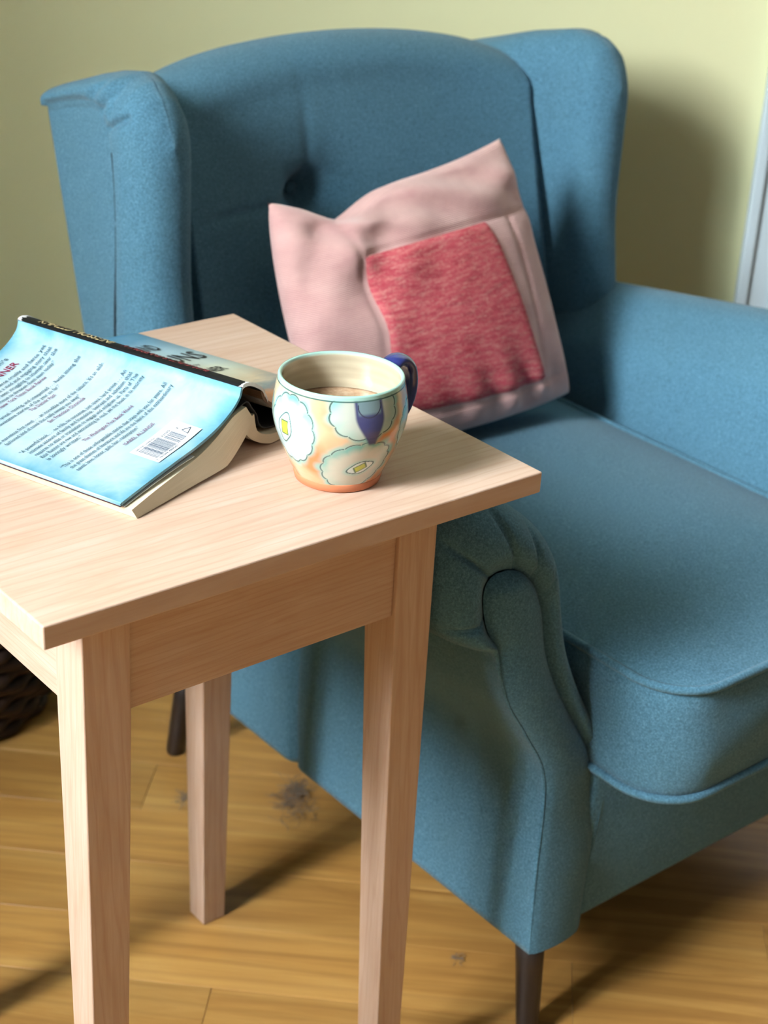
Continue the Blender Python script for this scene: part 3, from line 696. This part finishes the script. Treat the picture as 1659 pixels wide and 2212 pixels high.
# ------------------------------------------------------------------ mug
MX, MY = 0.284, 0.078; MH = 0.0805
mg = empty('mug', (MX, MY, H), 'handmade ceramic mug painted with teal and orange flowers, dark blue handle', 'mug')
outer = catmull([(0.0326, 0.0068), (0.0362, 0.014), (0.0420, 0.027), (0.0468, 0.040), (0.0490, 0.051), (0.0488, 0.060), (0.0474, 0.069), (0.0460, 0.0765), (0.0456, 0.0795)], 24)
SEG = 640; th = np.linspace(0, 2 * math.pi, SEG, endpoint=False)
rim = [(0.0450, 0.0805), (0.0440, 0.0806), (0.0428, 0.0800)]
inner = [(0.0424, 0.078), (0.0432, 0.07), (0.0450, 0.058), (0.0440, 0.045), (0.040, 0.03), (0.034, 0.016), (0.026, 0.010), (0.0005, 0.009)]
prof = np.vstack([outer, rim, catmull(inner, 6)])
Vm = np.array([(MX + r * math.cos(a), MY + r * math.sin(a), H + z) for r, z in prof for a in th])
body = build('mug_body', Vm, gridf(len(prof), SEG, True), M['mug'], mg)
# painted decoration as colours on the surface
cam_az = math.atan2(-0.79658 - MY, -0.41058 - MX)     # painted side seen in the picture
n_out = len(outer)
Ang = np.tile(th, (len(prof), 1)); Zz = np.repeat(prof[:, 1][:, None], SEG, 1)
dA = (Ang - cam_az + math.pi) % (2 * math.pi) - math.pi      # + = towards picture right
Xs = dA * 0.047; Ys = Zz
def c3(*a): return np.array(lin(*a)[:3])
rng2 = np.random.RandomState(2)
def fbm(x, y, s, seed):
    r = np.random.RandomState(int(seed * 10)); o = np.zeros_like(x)
    for k in range(14):
        a, ph = r.uniform(0, 6.28), r.uniform(0, 6.28); f_ = s * r.uniform(0.5, 2.0); o += np.sin((x * math.cos(a) + y * math.sin(a)) * f_ + ph)
    return o / 5.5
cl = lambda v: np.clip(v, 0, 1)
colr = np.zeros(Xs.shape + (3,)); colr[:] = c3(226, 178, 136)
nz = fbm(Xs, Ys, 180, 4)
def lay(col, m):
    global colr
    colr = colr * (1 - m[..., None]) + c3(*col) * m[..., None]
lay((224, 200, 166), cl(0.35 + nz * 0.7)); lay((216, 134, 80), cl(fbm(Xs, Ys, 120, 9) * 1.1 + 0.42)); lay((206, 206, 176), sstep(0.050, 0.075, Ys) * 0.5)
def flower(cx, cy, rx, ry, rot, nl, seed, tint, lum):
    """scalloped bloom: teal halo, pale petals, dark outline, eye shape and yellow heart"""
    c, s = math.cos(rot), math.sin(rot); X = (Xs - cx) * c + (Ys - cy) * s; Y = -(Xs - cx) * s + (Ys - cy) * c
    ph = np.arctan2(Y / ry, X / rx); rr = np.hypot(X / rx, Y / ry)
    edge = 0.93 + 0.075 * np.abs(np.sin(ph * nl / 2 + seed)) ** 0.7
    d = (rr - edge) * min(rx, ry)
    wash = fbm(Xs, Ys, 260, seed + 20)
    lay((120, 202, 196), cl(sstep(0.005, -0.001, d + wash * 0.0015)) * 0.85)
    lay(lum, sstep(0.0002, -0.0012, d)); lay(tint, sstep(0.0002, -0.0012, d) * cl(sstep(-0.0095, -0.0005, d) * (0.40 + 0.60 * cl(wash + 0.4)) * (0.35 + 0.65 * sstep(-0.3, 0.8, Y / ry))))
    gap = cl(1.2 - 1.4 * (np.abs(np.sin(ph * nl / 2 + seed)) < 0.10))
    lay((44, 74, 76), sstep(0.00062, 0.00028, np.abs(d)) * gap * 0.9)
    return X, Y
def eye(X, Y, ex, ey, a, b, seed):
    X, Y = X - ex, Y - ey
    r = np.hypot(X / a, Y / b); ph = np.arctan2(Y / b, X / a); pt = 1 + 0.32 * np.abs(np.cos(ph)) ** 9
    d = (r - pt) * min(a, b)
    lay((150, 214, 206), sstep(0.0035, 0.0, d) * 0.6); lay((226, 240, 232), sstep(0.0002, -0.0006, d)); lay((52, 96, 96), sstep(0.0006, 0.00025, np.abs(d)))
    q = np.maximum(np.abs(X * 0.85 + Y * 0.25) / (a * 0.5), np.abs(Y - X * 0.2) / (b * 0.5)); dd = (q - 1) * min(a, b) * 0.5
    lay((206, 214, 70), sstep(0.0002, -0.0003, dd)); lay((70, 110, 60), sstep(0.0005, 0.0002, np.abs(dd)))
X, Y = flower(-0.0395, 0.0490, 0.0225, 0.0265, -0.12, 13, 1.0, (96, 190, 184), (204, 222, 224)); eye(X * math.cos(1.45) + Y * math.sin(1.45), -X * math.sin(1.45) + Y * math.cos(1.45), -0.0005, 0.0035, 0.0092, 0.0070, 2)
X, Y = flower(0.0150, 0.0250, 0.0300, 0.0205, 0.25, 15, 2.3, (104, 180, 170), (212, 210, 190)); eye(X, Y, 0.0035, -0.0020, 0.0088, 0.0052, 3)
X, Y = flower(0.0185, 0.0690, 0.0262, 0.0205, 0.0, 12, 3.1, (96, 194, 186), (200, 210, 198))
# cobalt drip under the rim
dw = 0.0088 * sstep(0.040, 0.066, Ys) + 0.0022; dx_ = np.abs(Xs - 0.0215 - (0.07 - Ys) * 0.10)
lay((34, 46, 112), sstep(0.0012, -0.0014, dx_ - dw) * sstep(0.0425, 0.0455, Ys) * 0.96)
lay((150, 190, 186), sstep(0.0012, -0.001, dx_ - 0.0085) * sstep(0.0655, 0.069, Ys) * 0.55)
dd = np.hypot((Xs - 0.0215) / 0.0088, np.minimum(0, Ys - 0.0735) / 0.0085) - 1
lay((38, 52, 84), sstep(0.07, 0.03, np.abs(dd)) * (Ys < 0.0745))
X, Y = flower(0.0680, 0.0480, 0.0185, 0.0185, 0.1, 12, 4.2, (128, 206, 200), (220, 232, 226)); eye(X, Y, 0, 0, 0.007, 0.0045, 5)
X, Y = flower(-0.0840, 0.0500, 0.0200, 0.0200, 0.2, 12, 5.2, (128, 206, 200), (220, 232, 226)); eye(X, Y, 0, 0, 0.007, 0.0045, 6)
X, Y = flower(0.1150, 0.0420, 0.0200, 0.0190, 0.2, 12, 6.2, (128, 206, 200), (220, 232, 226)); eye(X, Y, 0, 0, 0.007, 0.0045, 7)
# rim band and line, inside glaze
lay((168, 218, 206), sstep(0.0762, 0.0785, Ys)); lay((60, 104, 100), sstep(0.0007, 0.0003, np.abs(Ys - 0.0768)))
Rw = np.repeat(np.arange(len(prof))[:, None], SEG, 1)
ins = (Rw >= n_out + 3)
inc = c3(200, 190, 164)[None, None] * (0.94 + 0.06 * np.sin(Zz * 900)[..., None]); colr = np.where(ins[..., None], inc, colr)
rimm = (Rw >= n_out - 2) & (Rw < n_out + 3); colr = np.where(rimm[..., None], c3(168, 216, 204)[None, None], colr)
ca = body.data.color_attributes.new('paint', 'FLOAT_COLOR', 'POINT')
ca.data.foreach_set('color', np.concatenate([(cl(colr) * 0.80).reshape(-1, 3), np.ones((len(prof) * SEG, 1))], 1).ravel())
Vf, Ff = lathe([(0.0005, 0.0), (0.0300, 0.0), (0.0316, 0.0010), (0.0330, 0.0066), (0.0328, 0.0072), (0.028, 0.0074)], 72); build('foot', Vf + [MX, MY, H], Ff, M['terracotta'], mg, label='bare terracotta foot ring')
hd = np.array([math.cos(0.12), math.sin(0.12), 0])
hp = catmull([(0.0466, 0.0690), (0.0530, 0.0760), (0.0620, 0.0765), (0.0700, 0.0690), (0.0725, 0.0560), (0.0690, 0.0430), (0.0600, 0.0330), (0.0450, 0.0300)], 8)
hpath = [np.array([MX, MY, H]) + hd * r + np.array([0, 0, z]) for r, z in hp]
side = np.cross(hd, [0, 0, 1]); Vh = []; sg = 20
for i, P in enumerate(hpath):
    t = hpath[min(i + 1, len(hpath) - 1)] - hpath[max(i - 1, 0)]; t /= np.linalg.norm(t); nn = np.cross(side, t)
    wd = 0.0098 - 0.0022 * math.sin(math.pi * i / (len(hpath) - 1)); tk = 0.0046
    for k in range(sg):
        a = 2 * math.pi * k / sg; gro = 1 - 0.30 * math.exp(-(math.cos(a) / 0.3) ** 2) * (1 if math.sin(a) > 0 else 0)
        Vh.append(P + side * wd * math.cos(a) + nn * tk * math.sin(a) * gro * (-1))
build('handle', Vh, gridf(len(hpath), sg, True) + [tuple(range(sg)), tuple(range((len(hpath) - 1) * sg, len(hpath) * sg))], M['cobalt'], mg, label='dark cobalt blue handle')
# coffee
rows = [(0.0002, 0.0512), (0.02, 0.0512), (0.036, 0.0512), (0.0435, 0.0513), (0.0447, 0.0520), (0.0440, 0.0490), (0.0002, 0.0485)]
Vc, Fc = lathe(rows, 72); cf = build('coffee', Vc + [MX, MY, H], Fc, M['coffee'], None); cf['label'] = 'milky brown coffee filling the painted mug'; cf['category'] = 'coffee'

# ------------------------------------------------------------------ dark wicker basket on the floor, far left
BX, BY, BR_ = 0.285, 0.925, 0.195
bs = empty('basket', (BX, BY, 0), 'dark brown woven basket on the floor in the shade left of the armchair', 'basket')
parts = []
for k in range(15):
    z = 0.008 + k * 0.0165; rr_ = BR_ * (0.90 + 0.10 * math.sin(math.pi * min(1, z / 0.26)))
    P = [(BX + (rr_ + 0.004 * math.cos(20 * a + k * math.pi)) * math.cos(a), BY + (rr_ + 0.004 * math.cos(20 * a + k * math.pi)) * math.sin(a), z) for a in np.linspace(0, 2 * math.pi, 160, endpoint=False)]
    build('strand', *tube(P, 0.0085, 6, True), M['basket'], bs)
Vb, Fb = lathe([(0.0005, 0.002), (BR_ * .9, 0.002), (BR_ * 0.96, 0.12), (BR_ * .9, 0.245)], 48); build('lining', Vb + [BX, BY, 0], Fb, M['basket'], bs)

# ------------------------------------------------------------------ lint on the floorboards
def dust(loc, r, n, label, seed, stretch=1.6):
    rg = np.random.RandomState(seed); parts = []
    for k in range(n):
        p = rg.normal(0, 1, 3) * [r * stretch * 0.45, r * 0.4, r * 0.18]; p[2] = abs(p[2]) + 0.0007; path = [p.copy()]; d = rg.normal(0, 1, 3) * [1, 1, .35]
        for q in range(6):
            d = d + rg.normal(0, 0.9, 3) * [1, 1, .35]; p = p + d / np.linalg.norm(d) * r * 0.16; p[2] = max(0.0006, p[2]); path.append(p.copy())
        path = np.array(path); c, s = math.cos(0.9), math.sin(0.9)
        path[:, :2] = path[:, :2] @ np.array([[c, s], [-s, c]]); parts.append(tube(path + np.array(loc), 0.00028, 4))
    o = build('dust_clump', *join(parts), M['dust'], None); o['label'] = label; o['category'] = 'dust'
    return o
dust((0.54, 0.452, 0), 0.022, 150, 'grey fluffy dust clump on the floor under the armchair edge', 11, 1.9)
dust((0.437, 0.526, 0), 0.010, 40, 'small dark dust tuft on the floor behind the far table leg', 12)
dust((0.5176, 0.142, 0), 0.006, 24, 'tiny speck of lint on the boards beside the armchair front leg', 13)
